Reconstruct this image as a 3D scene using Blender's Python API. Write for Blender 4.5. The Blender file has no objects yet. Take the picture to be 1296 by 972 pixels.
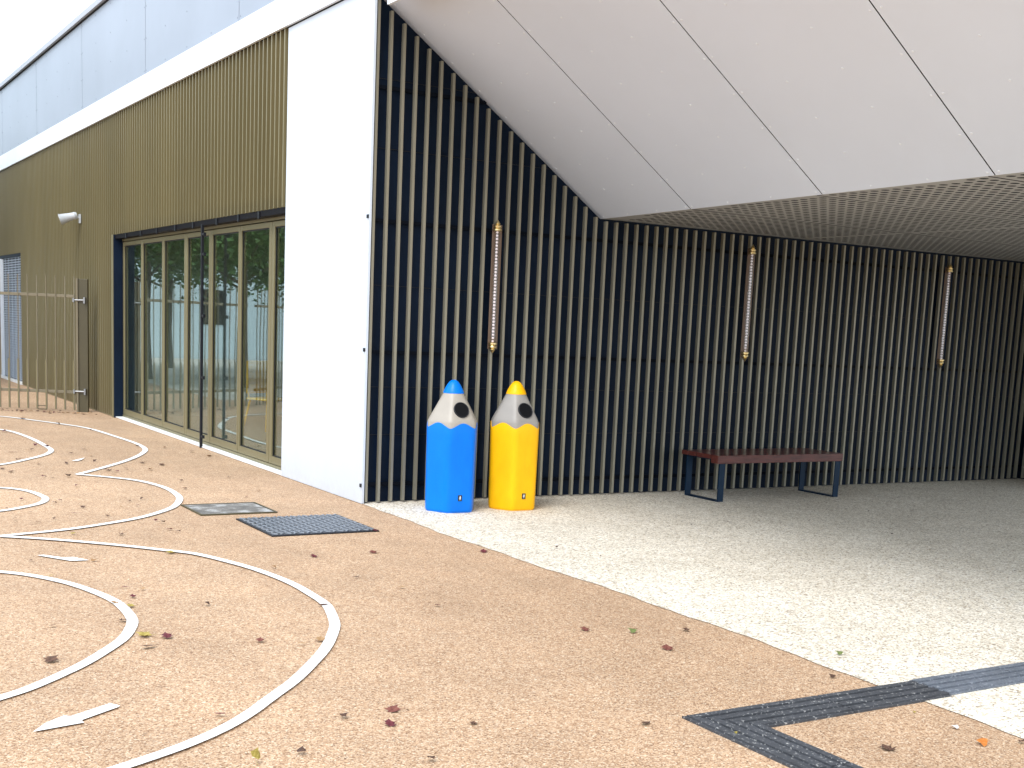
import bpy, bmesh, math, random
from mathutils import Vector, Matrix
random.seed(7)
PI = math.pi
scene = bpy.context.scene
COL = scene.collection

# ------------------------------------------------------------------ helpers
class MB:
    """collects faces, then links them as one mesh object"""
    def __init__(s):
        s.v = []; s.f = []; s.m = []; s.cur = 0
    def face(s, pts):
        i = len(s.v); s.v += [tuple(p) for p in pts]; s.f.append(tuple(range(i, i+len(pts)))); s.m.append(s.cur)
    def box(s, x0, x1, y0, y1, z0, z1):
        i = len(s.v)
        s.v += [(x0,y0,z0),(x1,y0,z0),(x1,y1,z0),(x0,y1,z0),(x0,y0,z1),(x1,y0,z1),(x1,y1,z1),(x0,y1,z1)]
        for q in ((0,3,2,1),(4,5,6,7),(0,1,5,4),(1,2,6,5),(2,3,7,6),(3,0,4,7)):
            s.f.append(tuple(i+k for k in q)); s.m.append(s.cur)
    def bar(s, a, b, w, h, up=(0,0,1)):
        a = Vector(a); b = Vector(b); d = (b-a).normalized(); u = Vector(up)
        sd = d.cross(u).normalized(); u = sd.cross(d)
        i = len(s.v)
        for p in (a, b):
            for sx, sz in ((-1,-1),(1,-1),(1,1),(-1,1)):
                s.v.append(tuple(p + sd*(sx*w/2) + u*(sz*h/2)))
        for q in ((0,1,2,3),(7,6,5,4),(0,4,5,1),(1,5,6,2),(2,6,7,3),(3,7,4,0)):
            s.f.append(tuple(i+k for k in q)); s.m.append(s.cur)
    def tube(s, pts, rad, n=10, caps=True):
        pts = [Vector(p) for p in pts]
        if not isinstance(rad, (list, tuple)): rad = [rad]*len(pts)
        d0 = (pts[1]-pts[0]).normalized()
        ref = Vector((1,0,0)) if abs(d0.x) < .9 else Vector((0,1,0))
        i0 = len(s.v)
        for k, p in enumerate(pts):
            d = (pts[min(k+1,len(pts)-1)]-pts[max(k-1,0)]).normalized()
            a = d.cross(ref).normalized(); b = d.cross(a)
            for j in range(n):
                t = 2*PI*j/n
                s.v.append(tuple(p + a*(math.cos(t)*rad[k]) + b*(math.sin(t)*rad[k])))
        for k in range(len(pts)-1):
            for j in range(n):
                j2 = (j+1) % n
                s.f.append((i0+k*n+j, i0+k*n+j2, i0+(k+1)*n+j2, i0+(k+1)*n+j)); s.m.append(s.cur)
        if caps:
            s.f.append(tuple(i0+j for j in range(n))[::-1]); s.m.append(s.cur)
            s.f.append(tuple(i0+(len(pts)-1)*n+j for j in range(n))); s.m.append(s.cur)
    def rings(s, rings, cap0=True, cap1=True):
        n = len(rings[0]); i0 = len(s.v)
        for r in rings: s.v += [tuple(p) for p in r]
        for k in range(len(rings)-1):
            for j in range(n):
                j2 = (j+1) % n
                s.f.append((i0+k*n+j, i0+k*n+j2, i0+(k+1)*n+j2, i0+(k+1)*n+j)); s.m.append(s.cur)
        if cap0: s.f.append(tuple(i0+j for j in range(n))[::-1]); s.m.append(s.cur)
        if cap1: s.f.append(tuple(i0+(len(rings)-1)*n+j for j in range(n))); s.m.append(s.cur)
    def dome(s, c, nrm, r, h, n=8):
        c = Vector(c); nrm = Vector(nrm).normalized()
        ref = Vector((1,0,0)) if abs(nrm.x) < .9 else Vector((0,1,0))
        a = nrm.cross(ref).normalized(); b = nrm.cross(a)
        s.rings([[c + a*(math.cos(2*PI*j/n)*rr) + b*(math.sin(2*PI*j/n)*rr) + nrm*hh for j in range(n)]
                 for rr, hh in ((r, 0), (r*.85, h*.6), (r*.4, h))], cap0=False)
    def build(s, name, mats, parent=None, smooth=False, bevel=0, fix=True, auto=None):
        me = bpy.data.meshes.new(name); me.from_pydata(s.v, [], s.f)
        if not isinstance(mats, (list, tuple)): mats = [mats]
        for m in mats: me.materials.append(m)
        for p, mi in zip(me.polygons, s.m): p.material_index = mi
        if fix:
            bm = bmesh.new(); bm.from_mesh(me); bmesh.ops.recalc_face_normals(bm, faces=bm.faces)
            if smooth: bmesh.ops.remove_doubles(bm, verts=bm.verts, dist=1e-5)
            bm.to_mesh(me); bm.free()
        if smooth:
            for p in me.polygons: p.use_smooth = True
            if auto:
                bm = bmesh.new(); bm.from_mesh(me)
                for e in bm.edges:
                    if len(e.link_faces) == 2 and e.calc_face_angle() > math.radians(auto): e.smooth = False
                bm.to_mesh(me); bm.free()
        o = bpy.data.objects.new(name, me); COL.objects.link(o)
        if parent: o.parent = parent
        if bevel:
            b = o.modifiers.new('bevel', 'BEVEL'); b.width = bevel; b.segments = 2; b.limit_method = 'ANGLE'
        return o

def tag(o, label=None, cat=None, group=None, kind=None):
    if label: o['label'] = label
    if cat: o['category'] = cat
    if group: o['group'] = group
    if kind: o['kind'] = kind
    return o
def empty(name, loc, label, cat, group=None, rz=0):
    o = bpy.data.objects.new(name, None); COL.objects.link(o); o.location = loc; o.rotation_euler = (0,0,rz)
    o.empty_display_size = .2
    return tag(o, label, cat, group)
def copy_tree(o, parent=None):
    c = o.copy(); COL.objects.link(c); c.parent = parent
    for ch in [x for x in bpy.data.objects if x.parent == o]: copy_tree(ch, c)
    return c

# ------------------------------------------------------------------ materials
def mat(name, col, rough=.5, metal=0, **kw):
    m = bpy.data.materials.new(name); m.use_nodes = True
    b = m.node_tree.nodes['Principled BSDF']
    b.inputs['Base Color'].default_value = (*col, 1); b.inputs['Roughness'].default_value = rough
    b.inputs['Metallic'].default_value = metal
    for k, v in kw.items(): b.inputs[k.replace('_', ' ')].default_value = v
    return m
def dull(m, s):
    m.node_tree.nodes['Principled BSDF'].inputs['Specular IOR Level'].default_value = s; return m
def nodes(m): return m.node_tree.nodes, m.node_tree.links, m.node_tree.nodes['Principled BSDF']
def coords(N):
    g = N.new('ShaderNodeNewGeometry'); return g.outputs['Position']
def noise(N, L, vec, scale, detail=3, rough=.5, stretch=None):
    if stretch:
        mp = N.new('ShaderNodeMapping'); mp.inputs['Scale'].default_value = stretch; L.new(vec, mp.inputs['Vector']); vec = mp.outputs['Vector']
    n = N.new('ShaderNodeTexNoise'); n.inputs['Scale'].default_value = scale; n.inputs['Detail'].default_value = detail
    n.inputs['Roughness'].default_value = rough; L.new(vec, n.inputs['Vector']); return n.outputs['Fac']
def ramp(N, L, fac, stops):
    r = N.new('ShaderNodeValToRGB'); e = r.color_ramp.elements
    while len(e) < len(stops): e.new(.5)
    for el, (p, c) in zip(e, stops): el.position = p; el.color = (*c, 1) if len(c) == 3 else c
    L.new(fac, r.inputs['Fac']); return r.outputs['Color']
def mix(N, L, fac, a, b, mode='MIX'):
    x = N.new('ShaderNodeMix'); x.data_type = 'RGBA'; x.blend_type = mode
    for i, v in ((0, fac), (6, a), (7, b)):
        if hasattr(v, 'links') or hasattr(v, 'is_linked'): L.new(v, x.inputs[i])
        else: x.inputs[i].default_value = v if i == 0 else (*v, 1)
    return x.outputs[2]
def bump(N, L, B, h, strength=.3, dist=.005):
    b = N.new('ShaderNodeBump'); b.inputs['Strength'].default_value = strength; b.inputs['Distance'].default_value = dist
    L.new(h, b.inputs['Height']); L.new(b.outputs['Normal'], B.inputs['Normal'])
def soiled(m, col, amt=.12, scale=1.5, stretch=(1,1,1), rough=None):
    """gentle large scale wear over one base colour"""
    N, L, B = nodes(m); v = coords(N)
    f = noise(N, L, v, scale, 6, .6, stretch)
    lo = tuple(c*(1-amt) for c in col); hi = tuple(min(1, c*(1+amt*.6)) for c in col)
    L.new(ramp(N, L, f, [(.35, lo), (.65, hi)]), B.inputs['Base Color'])
    if rough:
        f2 = noise(N, L, v, scale*9, 4); r = ramp(N, L, f2, [(.3, (rough[0],)*3), (.7, (rough[1],)*3)])
        L.new(r, B.inputs['Roughness'])
    return m
def granular(name, stops, grain, bstr, patches, rough=.85):
    m = mat(name, (.5,.5,.5), rough); N, L, B = nodes(m); v = coords(N)
    vo = N.new('ShaderNodeTexVoronoi'); vo.inputs['Scale'].default_value = grain; L.new(v, vo.inputs['Vector'])
    sep = N.new('ShaderNodeSeparateColor'); L.new(vo.outputs['Color'], sep.inputs['Color'])
    c = ramp(N, L, sep.outputs[0], stops)
    vo2 = N.new('ShaderNodeTexVoronoi'); vo2.inputs['Scale'].default_value = grain*.42; L.new(v, vo2.inputs['Vector'])
    sp2 = N.new('ShaderNodeSeparateColor'); L.new(vo2.outputs['Color'], sp2.inputs['Color'])
    c = mix(N, L, .22, c, ramp(N, L, sp2.outputs[1], stops))
    for sc, a, b, st in patches:
        c = mix(N, L, 1, c, ramp(N, L, noise(N, L, v, sc, 5, .6, st), [(.32, a), (.68, b)]), 'MULTIPLY')
    L.new(c, B.inputs['Base Color'])
    bump(N, L, B, vo.outputs['Distance'], bstr, .004)
    return m

M = {}
M['tan'] = granular('tan_resin_gravel', [(0,(.12,.065,.035)),(.12,(.26,.155,.09)),(.5,(.475,.305,.18)),(.85,(.59,.42,.275)),(1,(.74,.61,.46))], 165, .5,
                    [(.28, (.88,.865,.85), (1.06,1.06,1.06), None), (.9, (.90,.885,.87), (1.05,1.04,1.03), (1,.35,1)), (2.2, (.93,.93,.93), (1.04,1.03,1.02), None)])
M['gravel'] = granular('pale_washed_gravel', [(0,(.13,.10,.075)),(.13,(.38,.30,.21)),(.32,(.62,.54,.42)),(.7,(.78,.72,.61)),(1,(.90,.87,.80))], 105, .7,
                    [(.5, (.88,.87,.85), (1.05,1.05,1.05), None), (3, (.93,.92,.9), (1.03,1.03,1.03), None)])
def paint_mat():
    m = mat('white_road_paint', (.8,.8,.78), .7); N, L, B = nodes(m); v = coords(N)
    f = noise(N, L, v, 120, 4, .7); f2 = noise(N, L, v, 6, 4, .7)
    c = ramp(N, L, f, [(.30, (.42,.32,.23)), (.37, (.80,.79,.76))])
    c = mix(N, L, 1, c, ramp(N, L, f2, [(.3, (.86,.85,.83)), (.6, (1,1,1))]), 'MULTIPLY')
    L.new(c, B.inputs['Base Color']); bump(N, L, B, f, .4, .003); return m
M['paint'] = paint_mat()
M['white'] = soiled(mat('white_coated_panel', (.8,.8,.8), .42), (.59,.645,.71), .05, .7, (1,1,.25))
M['fascia'] = soiled(mat('white_fascia_metal', (.8,.8,.8), .4), (.74,.78,.83), .05, .8)
M['greyclad'] = soiled(mat('pale_blue_grey_panel', (.5,.55,.6), .4), (.27,.31,.37), .07, .5)
M['clad_rivet'] = mat('grey_rivet_head', (.20,.23,.28), .5)
M['coping'] = mat('pale_coping', (.36,.38,.42), .45)
M['soffit'] = soiled(mat('white_soffit_panel', (.7,.68,.68), .38), (.66,.70,.78), .035, .45)
M['rivet'] = mat('rivet_head', (.85,.85,.85), .3)
M['soffit_rivet'] = mat('soffit_rivet_head', (.74,.76,.8), .35)
M['darkgap'] = mat('dark_joint_and_void_shade', (.03,.03,.033), .8)  # joint colour, also the shade painted above the perforated ceiling
M['perf'] = soiled(mat('perforated_grey_panel', (.4,.38,.36), .55), (.42,.405,.385), .06, .6)
M['bronze'] = soiled(mat('champagne_bronze_slat', (.3,.26,.17), .42, .35), (.265,.245,.185), .10, 2, (1,1,.2))
M['olive'] = soiled(mat('olive_bronze_cladding', (.3,.25,.14), .42, .35), (.215,.180,.092), .10, .8, (1,1,.15))
M['frame'] = soiled(mat('olive_gold_frame', (.3,.26,.14), .4, .3), (.20,.172,.088), .05, 1)
M['navy'] = soiled(mat('navy_backing_sheet', (.01,.02,.04), .5), (.0045,.0115,.027), .25, 1.2)
M['rail'] = mat('dark_rail', (.003,.005,.010), .7)
M['black'] = mat('black_metal', (.012,.013,.017), .45)
M['headbox'] = mat('dark_head_rail', (.008,.007,.009), .5, .0)
M['steel'] = mat('brushed_steel', (.28,.28,.28), .4, .8)
M['brass'] = mat('polished_brass', (.72,.56,.28), .3, 1)
M['copper'] = mat('brown_anodised_plate', (.17,.115,.08), .45, .3)
M['bead'] = mat('white_led_bead', (.78,.66,.66), .25, Emission_Color=(1,.88,.9,1), Emission_Strength=.06)
M['tube'] = None
M['wood'] = None
M['benchsteel'] = mat('dark_blue_painted_steel', (.003,.018,.042), .4)
M['gate'] = soiled(mat('bronze_gate_paint', (.16,.13,.08), .5), (.17,.14,.085), .1, 3)
M['gatedark'] = soiled(mat('dark_bronze_post_paint', (.1,.08,.05), .45), (.066,.053,.022), .1, 3)
M['spot'] = mat('white_lamp_housing', (.48,.50,.51), .35)
M['lens'] = mat('lamp_glass', (.5,.5,.48), .15)
M['sill'] = soiled(mat('white_stone_sill', (.7,.7,.68), .6), (.74,.73,.70), .08, 5)
M['blue'] = mat('blue_moulded_plastic', (.0,.17,.70), .33)
M['yellow'] = mat('yellow_moulded_plastic', (.90,.46,.004), .33)
for k in ('blue','yellow'): soiled(M[k], tuple(M[k].node_tree.nodes['Principled BSDF'].inputs['Base Color'].default_value)[:3], .07, 9, (1,1,.5), (.28,.42))
M['warm'] = soiled(mat('warm_grey_cone_plastic', (.5,.45,.4), .45), (.36,.325,.275), .05, 6)
M['cool'] = soiled(mat('grey_cone_plastic', (.4,.38,.36), .45), (.285,.265,.24), .05, 6)
M['hole'] = mat('opening_shade', (.006,.006,.007), .7)
M['sticker'] = mat('black_sticker', (.02,.02,.02), .4)
M['mark'] = mat('white_print', (.8,.8,.8), .5)
M['wall_in'] = mat('interior_plaster', (.42,.44,.44), .8)
M['floor_in'] = mat('interior_vinyl', (.25,.24,.22), .4)
M['farwall'] = soiled(mat('pale_blue_render', (.5,.6,.66), .7), (.55,.66,.72), .08, .3)
M['bark'] = soiled(mat('bark', (.1,.075,.05), .9), (.10,.078,.055), .35, 8)

def glass_mat(name, tint, ior):
    m = bpy.data.materials.new(name); m.use_nodes = True; N = m.node_tree.nodes; L = m.node_tree.links
    N.clear(); out = N.new('ShaderNodeOutputMaterial'); mx = N.new('ShaderNodeMixShader')
    t = N.new('ShaderNodeBsdfTransparent'); t.inputs['Color'].default_value = (*tint, 1)
    g = N.new('ShaderNodeBsdfGlossy'); g.inputs['Roughness'].default_value = 0.0; g.inputs['Color'].default_value = (.78,.84,.81,1)
    lw = N.new('ShaderNodeLayerWeight'); lw.inputs['Blend'].default_value = .5
    pw = N.new('ShaderNodeMath'); pw.operation = 'POWER'; L.new(lw.outputs['Facing'], pw.inputs[0]); pw.inputs[1].default_value = ior
    fr = N.new('ShaderNodeMath'); fr.operation = 'MULTIPLY_ADD'; L.new(pw.outputs[0], fr.inputs[0]); fr.inputs[1].default_value = .93; fr.inputs[2].default_value = .06
    geo = N.new('ShaderNodeNewGeometry')
    n = N.new('ShaderNodeTexNoise'); n.inputs['Scale'].default_value = .9; n.inputs['Detail'].default_value = 1; L.new(geo.outputs['Position'], n.inputs['Vector'])
    b = N.new('ShaderNodeBump'); b.inputs['Strength'].default_value = .1; b.inputs['Distance'].default_value = .01
    L.new(n.outputs['Fac'], b.inputs['Height']); L.new(b.outputs['Normal'], g.inputs['Normal'])
    L.new(fr.outputs[0], mx.inputs[0]); L.new(t.outputs[0], mx.inputs[1]); L.new(g.outputs[0], mx.inputs[2]); L.new(mx.outputs[0], out.inputs[0])
    return m
M['glass'] = glass_mat('tinted_door_glass', (.88,.94,.91), 3.6)
M['tube'] = glass_mat('clear_lamp_tube', (.97,.97,.97), 5)
def wood_mat():
    m = mat('red_brown_varnished_wood', (.09,.03,.025), .28); N, L, B = nodes(m); v = coords(N)
    f = noise(N, L, v, 14, 6, .6, (.35, 5, 5))
    L.new(ramp(N, L, f, [(.3, (.055,.012,.010)), (.7, (.13,.032,.024))]), B.inputs['Base Color'])
    B.inputs['Coat Weight'].default_value = .3; B.inputs['Coat Roughness'].default_value = .12
    bump(N, L, B, f, .15, .002); return m
M['wood'] = wood_mat()
def rubber_mat(name, col, sp):
    m = mat(name, col, .55); N, L, B = nodes(m); v = coords(N)
    f = noise(N, L, v, 75, 2, .6); f2 = noise(N, L, v, 5, 5, .6)
    c = ramp(N, L, f, [(.3, tuple(x*.7 for x in col)), (.62, col), (.68, sp)])
    c = mix(N, L, 1, c, ramp(N, L, f2, [(.3, (.8,.8,.8)), (.7, (1.15,1.15,1.15))]), 'MULTIPLY')
    L.new(c, B.inputs['Base Color']); bump(N, L, B, f, .4, .002); return m
M['rubber'] = rubber_mat('anthracite_rubber', (.066,.068,.074), (.36,.35,.33))
M['rubber2'] = rubber_mat('pale_grey_rubber', (.15,.165,.19), (.32,.33,.34))  # paler grey than the other strips, with light specks
def chequer_mat():
    m = mat('dark_chequer_iron', (.07,.075,.085), .38, .6); N, L, B = nodes(m); v = coords(N)
    f = noise(N, L, v, 30, 5, .6); L.new(ramp(N, L, f, [(.3, (.025,.028,.035)), (.7, (.06,.066,.078))]), B.inputs['Base Color']); return m
M['iron'] = chequer_mat()
M['iron_hi'] = mat('worn_raised_iron', (.30,.32,.35), .35, .4)
def cover_mat():
    m = mat('weathered_concrete_cover', (.2,.19,.17), .8); N, L, B = nodes(m); v = coords(N)
    f = noise(N, L, v, 5, 8, .7); f2 = noise(N, L, v, 90, 3, .6)
    c = ramp(N, L, f, [(.35, (.085,.08,.07)), (.5, (.17,.155,.135)), (.62, (.40,.39,.37))])
    c = mix(N, L, 1, c, ramp(N, L, f2, [(.35, (.65,.65,.65)), (.6, (1.1,1.1,1.1))]), 'MULTIPLY')
    L.new(c, B.inputs['Base Color']); bump(N, L, B, f2, .4, .004); return m
M['cover'] = cover_mat()
def leaf_mat(name, a, b, rough=.6):
    m = dull(mat(name, a, rough), .15); N, L, B = nodes(m)
    tc = N.new('ShaderNodeTexCoord')
    f = noise(N, L, tc.outputs['Object'], 3.5, 4, .6)
    L.new(ramp(N, L, f, [(.35, a), (.65, b)]), B.inputs['Base Color']); return m
LEAF = {'brown': leaf_mat('dry_brown_leaf', (.05,.028,.02), (.13,.07,.045)), 'red': leaf_mat('red_leaf', (.09,.025,.02), (.20,.075,.055)),
        'tan': leaf_mat('tan_leaf', (.24,.13,.06), (.38,.24,.12)), 'yellow': leaf_mat('yellow_leaf', (.20,.15,.025), (.40,.31,.09)),
        'green': leaf_mat('green_leaf', (.10,.13,.04), (.22,.24,.09)), 'purple': leaf_mat('dark_red_leaf', (.06,.015,.02), (.16,.04,.045)),
        'orange': leaf_mat('orange_leaf', (.4,.12,.02), (.55,.22,.06)), 'white': leaf_mat('white_scrap', (.6,.6,.62), (.8,.8,.82))}
M['treeleaf'] = leaf_mat('tree_foliage', (.05,.11,.03), (.13,.24,.07), .5)

for k, s in (('benchsteel',.2),('navy',.12),('rail',.1),('black',.25),('darkgap',.1),('hole',.1),('blue',.2),('yellow',.2),('headbox',.06),('tan',.25),('gravel',.3),('rubber',.25),('rubber2',.35),('paint',.3),('bronze',.3),('olive',.35)): dull(M[k], s)

def splash(m, top=.35, col=(.42,.38,.33)):
    """dirt thrown up by rain on the foot of a wall"""
    N, L, B = nodes(m); src = B.inputs['Base Color'].links[0].from_socket
    v = coords(N); sx = N.new('ShaderNodeSeparateXYZ'); L.new(v, sx.inputs[0])
    f = noise(N, L, v, 14, 6, .7); mr = N.new('ShaderNodeMapRange'); mr.inputs[1].default_value = 0; mr.inputs[2].default_value = top; mr.inputs[3].default_value = .62; mr.inputs[4].default_value = 0
    L.new(sx.outputs[2], mr.inputs[0]); ml = N.new('ShaderNodeMath'); ml.operation = 'MULTIPLY'; L.new(f, ml.inputs[0]); L.new(mr.outputs[0], ml.inputs[1])
    L.new(mix(N, L, ml.outputs[0], src, col), B.inputs['Base Color'])
splash(M['white'])
splash(M['olive'], .3, (.2,.16,.11))

M['path'] = granular('light_grey_path', [(0,(.25,.23,.2)),(.5,(.5,.47,.42)),(1,(.7,.67,.62))], 60, .4, [(.6,(.8,.78,.75),(1.05,1.05,1.05),None)])
# measured positions of the painted track and the leaves, metres
A = [(-1.601, 9.028), (-1.362, 8.596), (-1.046, 7.862), (-0.791, 7.233), (-0.721, 6.31), (-0.667, 5.428), (-0.666, 4.887), (-0.734, 4.418), (-0.956, 3.856), (-1.304, 3.248), (-1.633, 2.765), (-1.927, 2.357)]
B = [(-1.927, 2.357), (-1.761, 2.196), (-1.529, 1.897), (-1.42, 1.595), (-1.375, 1.189), (-1.399, 0.81), (-1.47, 0.492), (-1.609, 0.165), (-1.796, -0.102), (-2.061, -0.376), (-2.386, -0.588), (-2.683, -0.752), (-3.119, -0.88)]
C = [(-3.121, -0.893), (-2.766, -1.146), (-2.432, -1.47), (-2.178, -1.754), (-2.044, -1.915), (-1.928, -2.249), (-1.84, -2.58), (-1.793, -2.943), (-1.794, -3.316), (-1.816, -3.598), (-1.899, -3.888), (-1.99, -4.121), (-2.138, -4.392), (-2.322, -4.667), (-2.52, -4.922), (-2.717, -5.142), (-2.937, -5.374), (-3.134, -5.524), (-3.437, -5.684)]
D = [(-1.904, 7.053), (-1.777, 6.47), (-1.729, 5.607), (-1.735, 4.824), (-1.769, 4.423), (-1.911, 4.055), (-2.169, 3.654), (-2.49, 3.226)]
E = [(-2.744, 1.568), (-2.632, 1.474), (-2.539, 1.276), (-2.499, 1.008), (-2.504, 0.778), (-2.59, 0.575), (-2.75, 0.4), (-2.946, 0.244)]
F = [(-3.308, -2.114), (-3.134, -2.308), (-2.985, -2.606), (-2.894, -2.933), (-2.859, -3.234), (-2.879, -3.524), (-2.93, -3.728), (-3.032, -3.95), (-3.173, -4.16), (-3.351, -4.385), (-3.539, -4.575), (-3.704, -4.701)]
a1 = [(-3.661, -5.184), (-3.602, -5.1), (-3.519, -5.031), (-3.497, -5.05), (-3.322, -4.942), (-3.29, -4.987), (-3.308, -5.007), (-3.469, -5.114), (-3.467, -5.148), (-3.509, -5.155)]
a2 = [(-3.014, -1.659), (-2.972, -1.654), (-2.876, -1.78), (-2.816, -1.781), (-2.746, -1.915), (-2.856, -1.906), (-2.913, -1.82)]
a3 = [(-1.748, 3.481), (-1.559, 3.742), (-1.632, 3.549), (-1.7, 3.446)]
BIG = [(-2.202, -1.819), (-1.336, -2.206), (-0.891, -2.192), (-1.212, -3.308), (-1.839, -3.599), (-2.753, -3.043), (-2.822, -3.267), (-2.916, -3.908), (-2.821, -3.977), (-2.956, -4.134), (-3.413, -4.209), (-2.725, -1.941), (-3.062, -2.347), (-2.643, -0.927), (-2.332, -1.05), (-2.425, -4.211), (-2.256, -4.341), (-2.144, -4.302), (-2.961, -5.258), (-2.294, -5.46), (-2.384, -5.622), (-3.017, -5.825), (-0.122, -2.396), (-0.738, -4.59), (-0.523, -4.726), (-0.561, -5.079), (-1.41, -6.026), (0.218, -5.515), (-0.129, -5.81), (-0.694, -6.674), (-0.275, -6.794), (-0.21, -6.605), (-0.201, -6.376), (-1.165, -6.304), (2.649, -1.81), (-2.069, -5.745), (0.674, -4.673)]
SMALL = [(-0.505, -1.389), (-1.348, -2.943), (-1.726, -2.505), (-1.229, -3.817), (-2.43, -3.367), (-2.734, -2.786), (-2.649, -2.861), (-2.933, -3.57), (-2.882, -3.165), (-3.284, -3.564), (-3.082, -1.828), (-2.516, -5.467), (-2.829, -5.799), (-2.424, -6.06), (-0.809, -3.589), (-0.217, -4.804), (0.465, -2.445), (-0.099, -6.849), (-1.716, 7.527), (-1.894, 5.352), (-1.831, 5.036), (-1.745, 4.859), (-2.205, 4.365), (-2.008, 4.498), (-1.949, 4.602), (-2.521, 2.886), (-2.48, 2.658), (-1.624, 4.125), (-1.396, 4.541), (-1.465, 3.877), (-1.531, 3.394), (-0.732, 4.806), (-0.468, 4.607), (-1.163, 2.596), (-0.947, 2.986), (-1.586, 2.356), (-1.574, 2.627), (-1.511, 2.516), (-2.196, 2.137), (-2.259, 2.206), (-2.22, 1.563), (-2.015, 1.243), (-1.754, 0.632), (-2.316, 0.294), (-2.481, 0.549), (-2.748, 0.114), (-2.91, -0.191), (-2.78, -0.351), (-2.638, -0.24), (-2.235, -0.199), (-2.027, 0.224), (-2.328, -1.021), (-1.942, -0.507), (-1.915, -0.605), (-1.951, -0.921), (-1.917, -1.036), (-1.785, -0.105), (-1.214, 1.208), (-1.091, 1.756), (-1.483, 1.412), (-2.443, -0.003), (-2.691, 0.821), (-2.879, 0.349), (-1.095, 3.189), (-1.058, 7.744), (-1.362, 8.596), (-0.817, 6.839), (-2.415, 0.667), (-0.278, 4.168), (-2.243, 3.664), (-2.122, 3.235), (-2.141, 5.287), (-1.907, 6.678), (-1.846, 3.261), (-2.04, 2.224), (-2.102, 1.518), (-1.37, 2.721), (-1.88, 0.542), (-1.884, 0.275), (-0.469, 4.622), (-0.281, 4.161), (-0.209, 3.704), (0.172, 3.625), (0.213, 3.003), (-0.097, 1.977), (-0.62, 0.916), (-0.851, 0.571), (-0.582, 1.876), (-1.16, 2.6), (-1.101, 1.74), (-1.222, 1.186)]
CLOUD = (7.8, 8.9, 10.2)
EXPO = 1.15
# ------------------------------------------------------------------ the setting underfoot (X along the slatted wall, Y along the glazed front)
g = MB(); g.face([(-150,-150,0),(150,-150,0),(150,150,0),(-150,150,0)]); tag(g.build('ground', M['tan']), 'tan resin bound gravel playground surface', kind='structure')
edge = []
y = 0.0
while y > -22:
    edge.append((.03*math.sin(y*1.15+.4) + .012*math.sin(y*4.7) - .01 + .006*math.sin(y*17), y)); y -= .08
g = MB()
for (xa, ya), (xb, yb) in zip(edge, edge[1:]): g.face([(xb,yb,.004),(30,yb,.004),(30,ya,.004),(xa,ya,.004)])
g.face([(edge[0][0],0,.004),(30,0,.004),(30,.3,.004),(edge[0][0],.3,.004)])
tag(g.build('pavement', M['gravel']), 'pale washed gravel floor under the canopy', kind='structure')

g = MB(); g.face([(-18,12.8,.004),(-2.6,12.8,.004),(-2.6,32.9,.004),(-18,32.9,.004)]); tag(g.build('path', M['path']), 'light grey path beyond the fence', kind='structure')

def catmull(P, n=10):
    P = [Vector((p[0], p[1], 0)) for p in P]; Q = [P[0]*2-P[1]] + P + [P[-1]*2-P[-2]]; out = []
    for i in range(1, len(Q)-2):
        for k in range(n):
            t = k/n; a, b, c, d = Q[i-1], Q[i], Q[i+1], Q[i+2]
            out.append(.5*((2*b) + (c-a)*t + (2*a-5*b+4*c-d)*t*t + (3*b-a-3*c+d)*t**3))
    return out + [P[-1]]
def painted(name, P, w, label, z=.008, smooth=True):
    mb = MB(); c = catmull(P); prev = None
    if smooth:
        for q in range(2): c = [sum((c[j] for j in range(i-4, i+5)), Vector())/9 if 4 <= i < len(c)-4 else c[i] for i in range(len(c))]
    for i, p in enumerate(c):
        d = (c[min(i+1, len(c)-1)] - c[max(i-1, 0)]).normalized(); nn = Vector((-d.y, d.x, 0))
        j = .0015*math.sin(i*.37) + random.uniform(-.0006, .0006)
        cur = (p + nn*(w/2+j), p - nn*(w/2-j))
        if prev: mb.face([(prev[0].x,prev[0].y,z),(prev[1].x,prev[1].y,z),(cur[1].x,cur[1].y,z),(cur[0].x,cur[0].y,z)])
        prev = cur
    return tag(mb.build(name, M['paint']), label, kind='structure')
W_ = .058
painted('painted_track_line', [(-3.4,9.9),(-2.3,9.6)] + A, W_, 'white painted outer track loop nearest the fence')
painted('painted_track_line', B, W_, 'white painted middle outer loop beside the drain covers', .009)
painted('painted_track_line', C + [(-3.9,-5.88),(-4.6,-6.0)], W_, 'largest white painted outer loop in the foreground', .010)
painted('painted_track_line', [(-3.2,8.0),(-2.4,7.55)] + D + [(-3.0,2.9),(-3.6,2.75)], W_, 'white painted inner loop nearest the fence')
painted('painted_track_line', [(-3.7,1.95),(-3.15,1.8)] + E + [(-3.3,.12),(-3.9,.02)], W_, 'smallest white painted inner loop')
painted('painted_track_line', [(-4.4,-1.5),(-3.75,-1.8)] + F + [(-4.1,-4.93),(-4.8,-5.1)], W_, 'white painted inner loop in the foreground')
for P, lb in ((a1, 'large white painted direction arrow in the foreground'), (a2, 'slim white painted arrow between the two near loops'), (a3, 'small white painted arrow near the fence')):
    mb = MB(); mb.face([(x, y, .008) for x, y in P]); tag(mb.build('painted_arrow', M['paint'], fix=False), lb, kind='structure')

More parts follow.
